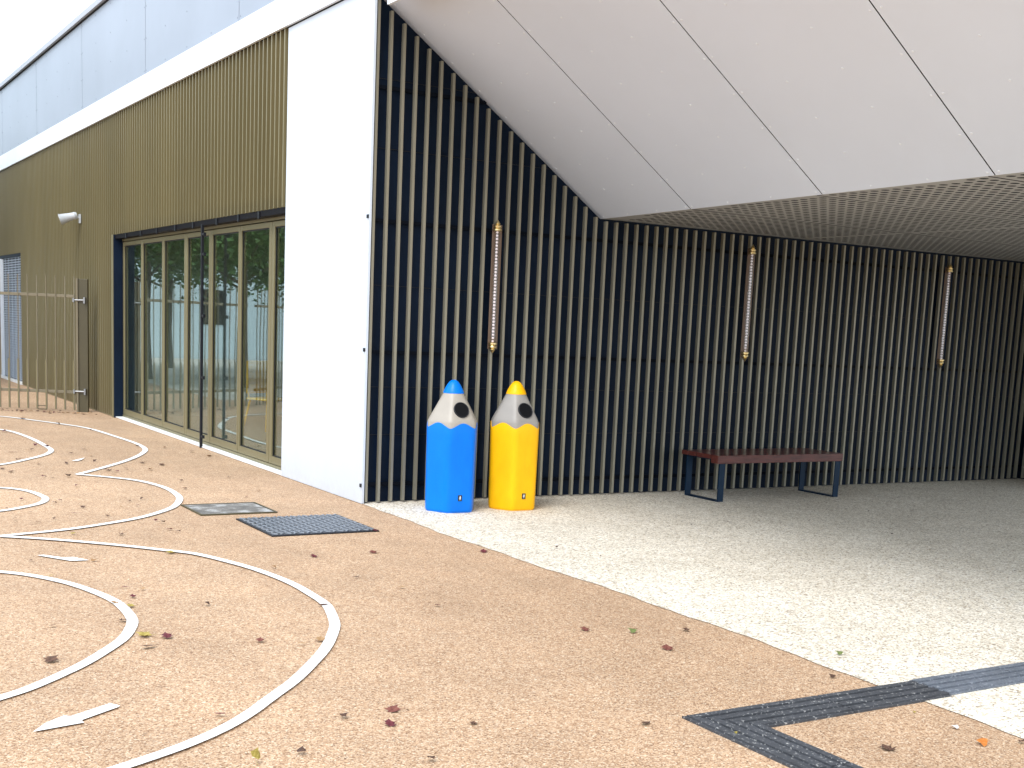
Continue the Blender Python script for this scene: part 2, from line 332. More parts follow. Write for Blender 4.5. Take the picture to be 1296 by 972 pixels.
# drain covers, let into the ground with a raised rim
t = empty('drain_cover', (-.905,-.985,0), 'dark chequered iron drain cover set in the tan ground near the wall corner', 'drain cover', 'drain covers')
mb = MB(); mb.box(-.415,.415,-.395,.395,.001,.012); mb.build('plate', M['iron'], t, bevel=.003)
mb = MB()
for i in range(16):
    for j in range(15):
        a = PI/4 if (i+j) % 2 else -PI/4
        cx, cy = -.39+i*.052, -.37+j*.0528; dx, dy = math.cos(a)*.021, math.sin(a)*.021
        mb.bar((cx-dx,cy-dy,.0155),(cx+dx,cy+dy,.0155),.012,.008)
mb.build('raised_pattern', M['iron_hi'], t)
mb = MB()
for q in ((-.43,-.417,-.41,.41),(.417,.43,-.41,.41),(-.417,.417,-.41,-.397),(-.417,.417,.397,.41)): mb.box(q[0],q[1],q[2],q[3],.001,.010)
mb.build('rim', M['black'], t)
t = empty('drain_cover', (-1.22,-.055,0), 'weathered grey concrete inspection cover beside the chequered drain cover', 'drain cover', 'drain covers')
mb = MB(); mb.box(-.30,.30,-.26,.26,.001,.010); mb.build('plate', M['cover'], t, bevel=.003)
mb = MB()
for q in ((-.32,-.305,-.28,.28),(.305,.32,-.28,.28),(-.305,.305,-.28,-.265),(-.305,.305,.265,.28)): mb.box(q[0],q[1],q[2],q[3],.001,.012)
mb.build('rim', M['gatedark'], t)

# ribbed rubber guide strip: an L, then a paler run over the pale gravel
def strip(name, a, b, w, m, label, miter0=0, miter1=0):
    a = Vector((*a, 0)); b = Vector((*b, 0)); d = (b-a).normalized(); n = Vector((-d.y, d.x, 0)); mb = MB(); L_ = (b-a).length
    def slab(o0, o1, z0, z1, s0, s1, m0, m1):
        pts = []
        for z in (z0, z1):
            for o in (o0, o1):
                pa = a + d*(s0 + m0*o) + n*o; pb = a + d*(s1 + m1*o) + n*o
                pts += [(pa.x,pa.y,z),(pb.x,pb.y,z)]
        p = pts; mb.face([p[4],p[5],p[7],p[6]]); mb.face([p[0],p[1],p[5],p[4]]); mb.face([p[2],p[6],p[7],p[3]]); mb.face([p[0],p[4],p[6],p[2]]); mb.face([p[1],p[3],p[7],p[5]])
    nt = max(1, round(L_/.6)); 
    for k in range(nt):
        s0 = k*L_/nt + (.003 if k else 0); s1 = (k+1)*L_/nt - (.003 if k < nt-1 else 0)
        m0 = miter0 if k == 0 else 0; slab(-w/2, w/2, .0, .010, s0, s1, m0, 0)
        for r in range(4):
            o = -w/2 + w*(r+.5)/4; slab(o-w*.07, o+w*.07, .010, .0175, s0+.002, s1-.002, m0, 0)
    return tag(mb.build(name, m), label, 'guide strip', 'ribbed rubber guide strips')
w_ = .245
strip('guide_strip', (-1.0825,-6.148), (.17,-6.148), w_, M['rubber'], 'dark ribbed rubber guide strip running from its corner to the pale gravel', miter0=-1)
strip('guide_strip', (-1.09,-6.1405), (-1.09,-9.2), w_, M['rubber'], 'dark ribbed rubber guide strip running from the corner towards the viewer', miter0=1)
strip('guide_strip', (.178,-6.135), (6.2,-6.10), w_, M['rubber2'], 'paler grey ribbed guide strip crossing the pale gravel')

# ------------------------------------------------------------------ the school building
bd = empty('school_building', (0,0,0), 'single storey school with olive ribbed cladding, slatted wall, white corner panel and deep canopy', 'building')
PITCH = .1207; SW = .024; SD = .038
FB, FT, CT = 4.345, 4.635, 5.95        # fascia bottom, fascia top, cladding top
DH, D0, D1 = 2.662, 1.944, 8.90        # door opening: head height and extent along Y
WN0, WN1, WH = 16.55, 19.6, 2.61       # window far along the front
def soff(x, y): return 2.649 - .6915*(x - 2.414 - .0791*y)
def zsoff(x, y): return max(2.649, soff(x, y))

def part(name, m, parent=None, **k):
    mb = k.pop('mb'); return mb.build(name, m, parent or bd, **k)
# backing of the glazed front
mb = MB()
mb.box(.002,.10,9.05,WN0,.0,FB+.02); mb.box(.002,.10,D0-.3,9.05,DH+.11,FB+.02); mb.box(.002,.10,WN0,WN1,WH,FB+.02); mb.box(.002,.10,WN1,26,.0,FB+.02)
mb.build('backing_wall', M['olive'], bd)
# ribs
mb = MB(); y = D0+.045
while y < 25.9:
    z0 = .02
    if y < 9.03: z0 = DH
    if WN0-.03 < y < WN1: z0 = WH
    mb.box(-SD, 0, y, y+SW, z0, FB-.004); y += PITCH
mb.build('ribbed_cladding', M['olive'], bd)
mb = MB(); mb.box(-.044,-.001,8.905,9.01,.0,DH-.002); mb.box(-.02,.0,9.01,WN0,.0,.02)
mb.build('corner_trim', M['frame'], bd, bevel=.003)
# fascia, upper cladding, coping
mb = MB(); s = [-12, 3.39-3.76*3, 3.39-3.76*2, 3.39-3.76, 3.39, 7.15, 10.91, 14.67, 18.43, 22.19, 26]
for a, b in zip([-7.89,-4.13,-.37,3.39,7.15,10.91,14.67,18.43,22.19], [-4.13,-.37,3.39,7.15,10.91,14.67,18.43,22.19,26]):
    if b < .01: 
        mb.box(-.06,-.03,a+.002,b-.002,min(FB, soff(0,a)+.02),FT)
    else: mb.box(-.06,-.03,a+.004,b-.004,FB,FT)
mb.build('fascia', M['fascia'], bd)
mb = MB(); mb.box(-.029,.0,-8.3,26,FB+.004,FT-.002); mb.box(-.015,.01,-8.3,26,FT-.002,CT); mb.box(-.05,.02,-8.3,26,CT+.001,CT+.016); mb.build('joint_backing', M['darkgap'], bd)
for a, b in zip([-7.89,-4.13,-.37,3.39,7.15,10.91,14.67,18.43,22.19], [-4.13,-.37,3.39,7.15,10.91,14.67,18.43,22.19,25.95]):
    mb = MB(); mb.box(-.03,-.016,a+.008,b-.008,FT+.014,CT)
    mb.cur = 1
    for k in range(5):
        yy = a + .05 + (b-a-.1)*k/4
        for zz in (FT+.06, FT+.46, FT+.86, CT-.06):
            mb.dome((-.030, yy+(.0 if k in (0,4) else .02*math.sin(k+zz)), zz), (-1,0,0), .010, .004)
    mb.build('upper_panel', [M['greyclad'], M['clad_rivet']], bd)
mb = MB(); mb.box(-.09,.4,-8.3,26,CT+.017,CT+.10); mb.build('coping', M['coping'], bd)
# white corner panel
mb = MB(); mb.box(-.022,.002,-.044,D0,.004,FB-.01); mb.build('corner_panel', M['white'], bd, bevel=.002)
mb = MB(); mb.box(.0025,.011,-.034,.045,.01,4.30); mb.build('corner_seal', M['black'], bd)
# roof slab and inner walls so that the building is solid
mb = MB(); mb.box(.02,30,.0,26,CT-.05,CT+.02); mb.box(.02,9.04,-8.3,-.001,CT-.05,CT+.02); mb.box(.02,9.03,-8.34,-8.305,2.66,CT-.05); mb.build('roof', M['greyclad'], bd)
mb = MB(); mb.box(.08,.12,.11,D0-.02,0,CT-.06); mb.box(.12,30,.09,.2,0,CT-.06); mb.box(.101,30,9.05,9.2,0,CT-.06); mb.box(6.5,6.7,.2,9.05,0,CT-.06); mb.build('inner_wall', M['wall_in'], bd)
mb = MB(); mb.box(.13,6.5,.2,9.05,2.85,2.9); mb.build('inner_ceiling', M['wall_in'], bd)
mb = MB(); mb.box(.16,6.5,.2,9.05,.0,.012); mb.build('inner_floor', M['floor_in'], bd)

# slatted wall
mb = MB(); mb.box(.012,9.0,.05,.088,.0,4.33)
mb.build('slat_backing', M['navy'], bd)
mb = MB()
for z in (.60,1.02,1.90,3.05,3.62): mb.box(.012,9.0,.044,.0495,z,z+.006)
x = 1.5
while x < 9: mb.box(x,x+.004,.044,.0495,.0,4.3); x += 1.5
mb.build('backing_joint', M['black'], bd)
for z in (.165,1.33,2.45,3.55):
    x1 = 9.0 if z < 2.6 else 2.414-(z-2.649)/.6915
    mb = MB(); mb.box(.012,x1,.022,.0435,z-.015,z+.015); mb.build('slat_rail', M['rail'], bd)
for z in (.165,1.345,2.47):
    mb = MB(); mb.box(-.034,-.0225,-.043,-.012,z-.016,z+.016); mb.build('rail_bracket', M['black'], bd, bevel=.003)
mb = MB(); k = 0
while .012+k*PITCH < 8.9:
    x0 = .0125+k*PITCH; top = min(zsoff(x0+SW, 0) - .05, 4.3) if x0 < 2.414 else 2.625
    mb.box(x0, x0+SW, -SD, 0, .018+.004*math.sin(k*5.1), top); k += 1
mb.build('slat', M['bronze'], bd)
mb = MB(); mb.box(.012,8.96,.046,.0505,.0,.14); mb.build('base_board', M['navy'], bd)
# end wall of the covered area, with the same slats
mb = MB(); mb.box(8.99,9.03,-1.7,.2,.0,2.9); mb.build('end_wall_backing', M['navy'], bd)
mb = MB(); y = -.02
while y > -1.6: mb.box(8.95, 8.988, y-SW, y, .018, 2.625); y -= PITCH
mb.build('end_wall_slat', M['bronze'], bd)

# sloping soffit panels with their fixings
nS = Vector((-.6915, .6915*.0791, -1)).normalized()
cuts = [0, -1.46, -3.13, -4.72, -6.33, -7.94, -8.3]
xe = lambda y: 2.414 + .0791*y
for y0, y1 in zip(cuts, cuts[1:]):
    mb = MB(); a, b = y0-.005, y1+.005
    if y0 == 0: a = .045
    sk = .045   # seams run very slightly skewed to the wall
    def P(x, y, dz=0): return Vector((x, y, soff(x, y)+dz))
    c = [(.012,a),(xe(a),a),(xe(b),b),(.012,b)]
    low = [P(*q) for q in c]; hi = [P(*q, .03) for q in c]
    mb.face(low); mb.cur = 2; mb.face(hi[::-1])
    for i in range(4): mb.face([low[i], hi[i], hi[(i+1)%4], low[(i+1)%4]])
    mb.cur = 1
    w = y0-y1
    for off in (.045, w*.33, w*.66, w-.045):
        yy = y0-off
        if y0 == 0 and off == .045: yy = -.05
        r = .03
        while r < 2.9:
            x = xe(yy) - r*.8225
            if x > .05: mb.dome(P(x, yy) , nS, .0095, .004)
            r += .338
    mb.build('soffit_panel', [M['soffit'], M['soffit_rivet'], M['darkgap']], bd)
mb = MB(); mb.face([(.012,.05,soff(.012,.05)+.045),(2.42,.05,soff(2.42,.05)+.045),(xe(-8.3)+.01,-8.3,soff(xe(-8.3)+.01,-8.3)+.045),(.012,-8.3,soff(.012,-8.3)+.045)]); mb.build('soffit_joint_backing', M['darkgap'], bd)
# perforated ceiling: every hole is a real opening below a black sheet for the shaded void
Z = 2.652; S = .1; mb = MB(); R_ = .031
oct_ = [(math.cos(PI/4*k+PI/4), math.sin(PI/4*k+PI/4)) for k in range(8)]
sq = [(1,1),(0,1),(-1,1),(-1,0),(-1,-1),(0,-1),(1,-1),(1,0)]
ny = 83
for j in range(ny):
    ya = -j*S + .05 if j == 0 else -j*S; yb = -(j+1)*S
    xs = math.ceil((xe(-j*S)+.03)/S)*S
    mb.face([(xe(ya),ya,Z),(xs,ya,Z),(xs,yb,Z),(xe(yb),yb,Z)])
    if j == 0: mb.face([(xs,ya,Z),(9.0,ya,Z),(9.0,0,Z),(xs,0,Z)]); ya = 0
    seam = any(abs((ya+yb)/2 - s_) < .05 for s_ in (-1.45,-3.05,-4.65,-6.25,-7.85,-9.45,-11.05))
    if j == 0 or seam or j > 81:
        mb.face([(xs,-j*S,Z),(9.0,-j*S,Z),(9.0,yb,Z),(xs,yb,Z)]); continue
    i = 0
    while xs + i*S < 8.99:
        cx, cy = xs+(i+.5)*S, -(j+.5)*S
        blank = (round((cx)/S) % 25) == 0
        if blank: mb.face([(cx-S/2,cy-S/2,Z),(cx+S/2,cy-S/2,Z),(cx+S/2,cy+S/2,Z),(cx-S/2,cy+S/2,Z)])
        else:
            for k in range(8):
                k2 = (k+1) % 8
                mb.face([(cx+sq[k][0]*S/2,cy+sq[k][1]*S/2,Z),(cx+sq[k2][0]*S/2,cy+sq[k2][1]*S/2,Z),(cx+oct_[k2][0]*R_,cy+oct_[k2][1]*R_,Z),(cx+oct_[k][0]*R_,cy+oct_[k][1]*R_,Z)])
        i += 1
mb.build('perforated_ceiling', M['perf'], bd, fix=False)
mb = MB(); mb.box(2.45,9.0,-8.3,.049,2.78,2.80); mb.build('ceiling_void_shade', M['darkgap'], bd)  # sheet coloured near black as the shade behind the holes
mb = MB()
for s_ in (-1.45,-3.05,-4.65,-6.25): mb.box(xe(s_)+.02,8.95,s_-.002,s_+.002,Z-.0035,Z-.0005)
mb.build('ceiling_joint', M['darkgap'], bd)

# glazed folding door front, set back in a navy reveal
mb = MB(); mb.box(-.036,.16,8.872,8.903,.0,DH-.001); mb.box(.0,.16,D0,8.87,DH+.001,DH+.10); mb.build('door_reveal', M['navy'], bd)
mb = MB(); mb.box(-.02,.085,D0,8.87,2.60,DH-.001); mb.build('head_rail', M['headbox'], bd, bevel=.003)
for y in (2.7,3.35,4.1,5.0,5.75,6.6,7.4,8.2):
    mb = MB(); mb.box(-.034,-.021,y-.02,y+.02,2.585,2.655); mb.build('rail_hanger', M['black'], bd)
mb = MB(); mb.box(-.018,.16,D0,8.87,.004,.018); mb.build('door_sill', M['sill'], bd, bevel=.004)
mb = MB(); mb.box(.085,.155,D0+.01,8.87,.022,.05); mb.box(.085,.155,D0+.01,8.87,2.57,2.60); mb.build('door_track', M['frame'], bd)
ys = [1.62,2.62,3.63,4.67,5.705,6.72,7.79,8.86]
for i, (a, b) in enumerate(zip(ys, ys[1:])):
    a = max(a, D0-.28)
    wide = {0:.085, 3:.085}.get(i, .05); t_ = .045
    l, r = a+.006, b-.006; fb = .135; ft = 2.56
    mb = MB(); xo, xi = .088, .150
    wl = .075 if i in (1,3) else .045; wr = .075 if i in (0,3,6) else .045
    mb.box(xo,xi,l,l+wl,.055,ft); mb.box(xo,xi,r-wr,r,.055,ft)
    mb.box(xo+.001,xi-.001,l+wl,r-wr,.055,fb); mb.box(xo+.001,xi-.001,l+wl,r-wr,ft-.055,ft)
    leaf = mb.build('glass_door', M['frame'], bd, bevel=.004)
    mb = MB(); mb.box(.112,.118,l+wl-.004,r-wr+.004,fb-.004,ft-.051); mb.build('pane', M['glass'], leaf)
    mb = MB()
    for q in ((l+wl,l+wl+.012,fb,ft-.055),(r-wr-.012,r-wr,fb,ft-.055),(l+wl+.012,r-wr-.012,fb,fb+.012),(l+wl+.012,r-wr-.012,ft-.067,ft-.055)):
        mb.box(.104,.1115,*q)
    mb.build('gasket', M['black'], leaf)
# upright locking bar in front of the doors
mb = MB(); mb.box(-.04,-.008,4.622,4.652,.0,2.61); br = mb.build('locking_bar', M['black'], bd, bevel=.004)
for z in (.14,.84,1.56,2.27,2.5):
    mb = MB(); mb.tube([(-.025,4.613,z),(-.025,4.56,z)], .013, 8); mb.box(-.04,-.01,4.54,4.56,z-.02,z+.02); mb.build('bar_bracket', M['black'], br)

# far window behind a louvred shutter
mb = MB(); mb.box(.0,.1,WN0,WN0+.03,.05,WH-.03); mb.box(.0,.1,WN0+.03,WN1,WH-.06,WH-.002); fr = mb.build('window', M['navy'], bd)
mb = MB(); mb.box(-.03,.03,18.95,19.08,.05,WH-.07); mb.build('window_frame', M['fascia'], fr)
mb = MB(); z = .08
while z < WH-.08:
    mb.face([(.012,WN0+.03,z),(.012,18.95,z),(.045,18.95,z+.035),(.045,WN0+.03,z+.035)]); mb.face([(.012,WN0+.03,z-.004),(.012,18.95,z-.004),(.012,18.95,z),(.012,WN0+.03,z)]); z += .05
for y in (16.95,17.35,17.75,18.15,18.55): mb.box(.002,.011,y,y+.025,.05,WH-.07)
mb.build('louvre_shutter', mat('blue_grey_shutter', (.36,.40,.46), .4, .3), fr, fix=False)
mb = MB(); mb.box(.05,.06,WN0+.03,WN1,.05,WH-.06); mb.build('shutter_backing', M['headbox'], fr)
mb = MB(); mb.box(-.05,.10,WN0,WN1,.004,.05); mb.build('window_sill', M['sill'], fr)

# ------------------------------------------------------------------ white spotlight on the ribs
t = empty('wall_spotlight', (-.04,11.06,3.0), 'white cylindrical spotlight pointing outwards from the olive ribbed cladding', 'spotlight')
mb = MB(); mb.box(-.02,.0,-.05,.05,-.08,.06); mb.tube([(-.02,0,.0),(-.07,0,.03)], .016, 8); mb.build('bracket', M['spot'], t, bevel=.003)
mb = MB(); d = Vector((-1,.25,-.36)).normalized(); p = Vector((-.05,0,.045))
mb.tube([p, p+d*.04, p+d*.05, p+d*.10, p+d*.26, p+d*.27], [.045,.06,.055,.06,.085,.095], 20); mb.build('housing', M['spot'], t, smooth=True, auto=40)
mb = MB(); mb.tube([p+d*.271, p+d*.276], .085, 20); mb.build('lens', M['lens'], t)

# ------------------------------------------------------------------ brass tube lamps on the slats
def make_lamp(x, label):
    t = empty('wall_lamp', (x,-.075,1.36), label, 'wall lamp', 'brass ended tube lamps on the slatted wall')
    mb = MB(); mb.box(-.034,.066,.031,.036,.03,1.14); mb.build('back_plate', M['copper'], t, bevel=.001)
    mb = MB(); mb.tube([(0,0,.085),(0,0,1.085)], .021, 16, caps=False); mb.build('tube', M['tube'], t, smooth=True)
    mb = MB(); n = 34
    for k in range(n):
        z = .10+.97*k/(n-1); mb.tube([(0,.002,z-.0095),(0,.002,z-.005),(0,.002,z+.005),(0,.002,z+.0095)], [.006,.0115,.0115,.006], 8)
    mb.build('led_strip', M['bead'], t, smooth=True)
    for zc, s in ((.085,-1),(1.085,1)):
        mb = MB(); pr = [(.024,-.006),(.03,0),(.03,.012),(.02,.018),(.027,.028),(.027,.04),(.014,.05),(.019,.06),(.012,.074),(.002,.092)]
        mb.tube([(0,0,zc+s*h) for r, h in pr], [r*1.3 for r, h in pr], 16)
        mb.tube([(0,.0,zc+s*.006),(0,.032,zc+s*.006)], .009, 8)
        mb.build('end_cap', M['brass'], t, smooth=True, auto=50)
    return t
make_lamp(1.222, 'brass ended tube lamp on the slatted wall, the one above the yellow bin')
make_lamp(4.24, 'brass ended tube lamp on the slatted wall, the one above the bench')
make_lamp(7.22, 'brass ended tube lamp on the slatted wall, farthest under the canopy')

# ------------------------------------------------------------------ pencil shaped bins
def hexring(cx, cy, a, z, rot, p=15, n=96, blend=0, zf=None):
    out = []
    for k in range(n):
        th = 2*PI*k/n
        rr = sum(abs(math.cos(th-PI/3*q-rot))**p for q in range(3))**(-1/p)
        r = a*(rr*(1-blend)+blend); zz = zf(th) if zf else z
        out.append((cx+math.cos(th)*r, cy+math.sin(th)*r, zz))
    return out
def make_bin(x, y, colour, cone, label, rz=0):
    t = empty('litter_bin', (x,y,.004), label, 'litter bin', 'pencil shaped litter bins', rz)
    rot = PI/2                                                   # flats at -Y, vertices 30 degrees either side
    zb = lambda th: .722 + .046*abs(math.sin(3*(th-rot-PI/6)))**1.5
    mb = MB(); rg = []
    for a, z in ((.195,.0),(.203,.012),(.206,.03),(.207,.1),(.209,.3),(.211,.5),(.213,.66)): rg.append(hexring(0,0,a,z,rot))
    rg.append(hexring(0,0,.214,0,rot,zf=lambda th: zb(th)-.006)); rg.append(hexring(0,0,.213,0,rot,zf=zb)); rg.append(hexring(0,0,.209,0,rot,zf=zb)); rg.append(hexring(0,0,.209,0,rot,zf=lambda th: zb(th)-.03))
    mb.rings(rg, cap1=False); mb.build('body', colour, t, smooth=True, auto=50)
    mb = MB(); rg = [hexring(0,0,.2085,.69,rot), hexring(0,0,.2085,.765,rot), hexring(0,0,.2065,.778,rot)]
    for k in range(1, 11):
        f = k/10; rg.append(hexring(0,0,.206+(.084-.206)*f,.782+(1.018-.782)*f,rot,blend=f**2.6))
    mb.rings(rg, cap0=False); mb.build('cone', cone, t, smooth=True, auto=55)
    mb = MB(); pr = [(.082,1.008),(.0905,1.012),(.0885,1.020),(.078,1.045),(.065,1.070),(.051,1.093),(.038,1.109),(.025,1.119),(.012,1.124),(.002,1.125)]
    mb.rings([[(math.cos(2*PI*j/48)*r, math.sin(2*PI*j/48)*r, z) for j in range(48)] for r, z in pr]); mb.build('tip', colour, t, smooth=True, auto=60)
    # round opening facing the paving: rim and black disc, its inner shade painted on
    zc = .876; f = (zc-.782)/(1.018-.782); ap = (.206+(.084-.206)*f)
    nn = Vector((0,-1,.517)).normalized(); c = Vector((0,-ap-.001,zc)); ax = Vector((1,0,0)); ay = nn.cross(ax)
    ring = lambda r, h: [c + ax*(math.cos(2*PI*j/40)*r) + ay*(math.sin(2*PI*j/40)*r) + nn*h for j in range(40)]
    mb = MB(); mb.rings([ring(.070,-.03), ring(.070,.010), ring(.067,.012), ring(.063,.010), ring(.063,-.02)], cap0=False, cap1=False); mb.build('opening_rim', M['black'], t, smooth=True, auto=50)
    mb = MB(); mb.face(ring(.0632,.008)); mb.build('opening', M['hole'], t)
    mb = MB(); mb.box(-.030+.006,.012,-.2115,-.2085,.105,.155); s = mb.build('sticker', M['sticker'], t)
    mb = MB(); yy = -.2125
    mb.face([(-.006+.006*math.cos(2*PI*j/10)*.7+.001, yy, .144+.0045*math.sin(2*PI*j/10)) for j in range(10)])
    mb.face([(-.012,yy,.137),(.002,yy,.139),(-.001,yy,.126),(-.005,yy,.113),(-.009,yy,.113),(-.008,yy,.125)]); mb.face([(-.016,yy,.130),(-.012,yy,.137),(-.009,yy,.134),(-.013,yy,.126)])
    mb.build('printed_mark', M['mark'], s, fix=False)
    return t
make_bin(.590, -.535, M['blue'], M['warm'], 'blue pencil shaped litter bin with a round opening, nearer the white panel', math.radians(-2))
make_bin(1.205, -.555, M['yellow'], M['cool'], 'yellow pencil shaped litter bin with a grey cone and round opening', math.radians(1))

# ------------------------------------------------------------------ bench
t = empty('bench', (4.23,-.485,.004), 'low backless bench with red brown wooden seat and dark blue steel legs', 'bench')
n_ = 5; wd = .104; gp = .010; y0 = -.275
for k in range(n_):
    a = y0 + k*(wd+gp); th = .08 if k in (0,) else .042
    mb = MB(); mb.box(-.84,.835,a,a+wd-(.0),.455-th,.455); mb.build('seat_board', M['wood'], t, bevel=.004)
for xx in (-.80,.75):
    for yy, nm in ((-.262,'leg'),(.235,'leg')):
        mb = MB(); mb.box(xx,xx+.07,yy,yy+.014,.0,.374 if yy < 0 else .412); mb.build(nm, M['benchsteel'], t, bevel=.002)
    mb = MB(); mb.box(xx,xx+.07,-.247,.234,.0,.012); mb.build('foot_bar', M['benchsteel'], t, bevel=.002)
    mb = MB(); mb.box(xx,xx+.07,-.170,.248,.399,.4115); mb.build('seat_bearer', M['benchsteel'], t, bevel=.001)

# ------------------------------------------------------------------ gate beside the front
p0 = Vector((-.245,9.90,0)); gd = Vector((-.89,.455,0)).normalized()
ang = math.atan2(gd.y, gd.x)
t = empty('gate_post', (-.25,9.88,0), 'flat dark bronze gate post standing before the olive cladding', 'gate post', rz=ang)
mb = MB(); mb.box(-.065,.075,-.03,.03,0,2.02); mb.build('plate', M['gatedark'], t, bevel=.003)
mb = MB(); mb.box(.0755,.105,-.035,.05,0,2.03); mb.build('flange', M['gate'], t, bevel=.002)
def railing(t, x0, x1, rails=True):
    for z in (1.755,.300):
        mb = MB(); mb.box(x0,x1,-.02,.02,z-.022,z+.022); mb.build('rail', M['gate'], t, bevel=.003)
    n = int((x1-x0)/.139)
    for k in range(n+1):
        x = x0+.02+k*.139
        mb = MB(); mb.box(x-.006,x+.006,.0205,.033,.03,2.05); mb.build('bar', M['gate'], t)
        mb = MB(); mb.box(x+.008,x+.022,.0205,.0345,.03,.78); mb.build('low_bar', M['frame'], t)
t = empty('metal_gate', (-.37,9.945,0), 'tall bronze metal gate of slim vertical bars on the left', 'gate', rz=ang)
railing(t, -.02, 2.4)
mb = MB(); mb.box(.42,.56,.021,.034,.018,.03); mb.box(.42,.56,.021,.034,.07,.08); mb.build('ground_latch', M['gatedark'], t)
for z in (1.70,.315):
    mb = MB(); mb.tube([(-.16,.055,z),(.0,.055,z)], .014, 10); mb.box(-.175,-.15,.03,.085,z-.045,z+.045); mb.box(-.01,.012,.034,.075,z-.03,z+.03)
    mb.build('hinge', M['steel'], t, smooth=False)
q = t.location + gd*2.6
t2 = empty('railing_fence', (q.x, q.y, 0), 'bronze railing fence continuing beyond the gate', 'fence', rz=ang-.35)
railing(t2, 0, 9.0)

# ------------------------------------------------------------------ fallen leaves
def leafmesh(name, kind, m):
    mb = MB()
    if kind == 'maple':
        pts = [(0,-.5),(.16,-.28),(.46,-.34),(.34,-.1),(.52,.12),(.26,.12),(.22,.30),(.08,.22),(0,.52),(-.1,.24),(-.24,.32),(-.24,.1),(-.5,.16),(-.34,-.08),(-.44,-.30),(-.14,-.26)]
        curl = lambda x, y: .16*math.sin(x*7+y*2)+.35*(x*x+y*y)
    elif kind == 'oval':
        pts = [(0,-.5),(.14,-.3),(.2,0),(.15,.28),(0,.5),(-.15,.28),(-.2,0),(-.14,-.3)]; curl = lambda x, y: .9*x*x+.5*y*y*(1 if y > 0 else .3)
    else:
        pts = [(0,-.42),(.3,-.3),(.42,.05),(.2,.2),(.16,.44),(-.12,.3),(-.36,.24),(-.3,-.1)]; curl = lambda x, y: .3*math.sin(5*x+1)+.5*y*y+.15
    pz = [(x, y, curl(x, y)+.06) for x, y in pts]; c = (0,0,curl(0,0)+.05); n = len(pz)
    md = [((x)*.5, y*.5, curl(x*.5, y*.5)+.05) for x, y in pts]
    for i in range(n):
        j = (i+1) % n; mb.face([md[i],pz[i],pz[j],md[j]]); mb.face([c, md[i], md[j]])
    mb.tube([(0,-.45,.08),(.05,-.62,.12),(.1,-.8,.06)], .018, 5)
    o = mb.build(name, m, smooth=False, fix=False); me = o.data; bpy.data.objects.remove(o); return me
LM = {}
def leaf(x, y, size, kind, colr, label, group=None, z=.004, rz=None, tilt=.15):
    key = (kind, colr)
    if key not in LM: LM[key] = leafmesh('fallen_leaf', kind, LEAF[colr])
    o = bpy.data.objects.new('fallen_leaf', LM[key]); COL.objects.link(o)
    if x > .02 and y < 0: z += .005
    o.location = (x, y, z+.002); o.scale = (size*.85, size*.85, size*.4); o.rotation_euler = (random.uniform(-tilt, tilt), random.uniform(-tilt, tilt), random.uniform(0, 6.28) if rz is None else rz)
    tag(o, label, 'leaf', group); return o
G1 = 'larger fallen leaves'
spec = [ (.085,'maple','yellow','large olive yellow leaf lying on the biggest white painted loop'), (.075,'maple','purple','dark red leaf just below the chequered drain cover'),
 (.085,'maple','red','red leaf to the right of the chequered drain cover'), (.06,'oval','tan','thin tan leaf on bare ground right of the biggest loop'),
 (.075,'oval','brown','dark curled leaf lying across the rightmost bend of the biggest loop'), (.055,'maple','purple','dark red leaf just outside the foreground inner loop'),
 (.06,'maple','yellow','pale yellow leaf touching the foreground inner loop'), (.095,'maple','yellow','yellowish maple leaf topmost of the trio beside the inner loop bend'),
 (.085,'maple','purple','crumpled dark red leaf at the right of the trio beside the inner loop'), (.11,'oval','brown','dark brown leaf lowest of the trio beside the inner loop'),
 (.09,'maple','brown','spread brown leaf inside the foreground inner loop'), (.06,'scrap','tan','brown leaf at the tip of the slim painted arrow'),
 (.06,'oval','yellow','yellow leaf lying on the top of the foreground inner loop'), (.05,'maple','yellow','small olive leaf near where two loops meet'),
 (.05,'oval','brown','small brown leaf between the converging painted loops'), (.06,'maple','red','small red leaf inside the biggest loop'),
 (.05,'oval','tan','faint tan leaf inside the biggest loop near its right bend'), (.075,'maple','tan','tan leaf against the inner side of the biggest loop'),
 (.065,'oval','red','thin reddish curl in the foreground inside the biggest loop'), (.085,'maple','red','spread dark red leaf in the foreground, upper of a pair'),
 (.075,'maple','purple','purple red leaf in the foreground, lower of a pair'), (.06,'scrap','yellow','yellow green leaf standing on edge at the bottom of the view'),
 (.08,'maple','purple','dark red leaf beside the edge of the pale gravel'), (.075,'maple','red','flat red leaf in the middle of the tan ground'),
 (.075,'scrap','green','curled green leaf in the middle of the tan ground'), (.095,'maple','red','large red leaf nearest below the curled green leaf'),
 (.085,'oval','brown','dark pointed leaf left of the guide strip corner'), (.06,'scrap','green','olive leaf on pale gravel near the guide strip'),
 (.05,'scrap','brown','dark scrap of leaf between gravel edge and guide strip'), (.085,'maple','brown','brown crumpled leaf inside the guide strip angle'),
 (.075,'scrap','orange','bright orange leaf at the lower right'), (.05,'scrap','white','small white scrap of paper at the lower right'),
 (.022,'scrap','yellow','tiny yellow petal on tan ground beside the gravel edge'), (.022,'scrap','yellow','tiny yellow petal lying on the guide strip'),
 (.07,'oval','brown','brown leaf on pale gravel in front of the bench'), (.05,'maple','brown','small dark leaf alone on tan ground left of the guide strip'),
 (.05,'oval','brown','small dark leaf on pale gravel between the bins and the guide strip') ]
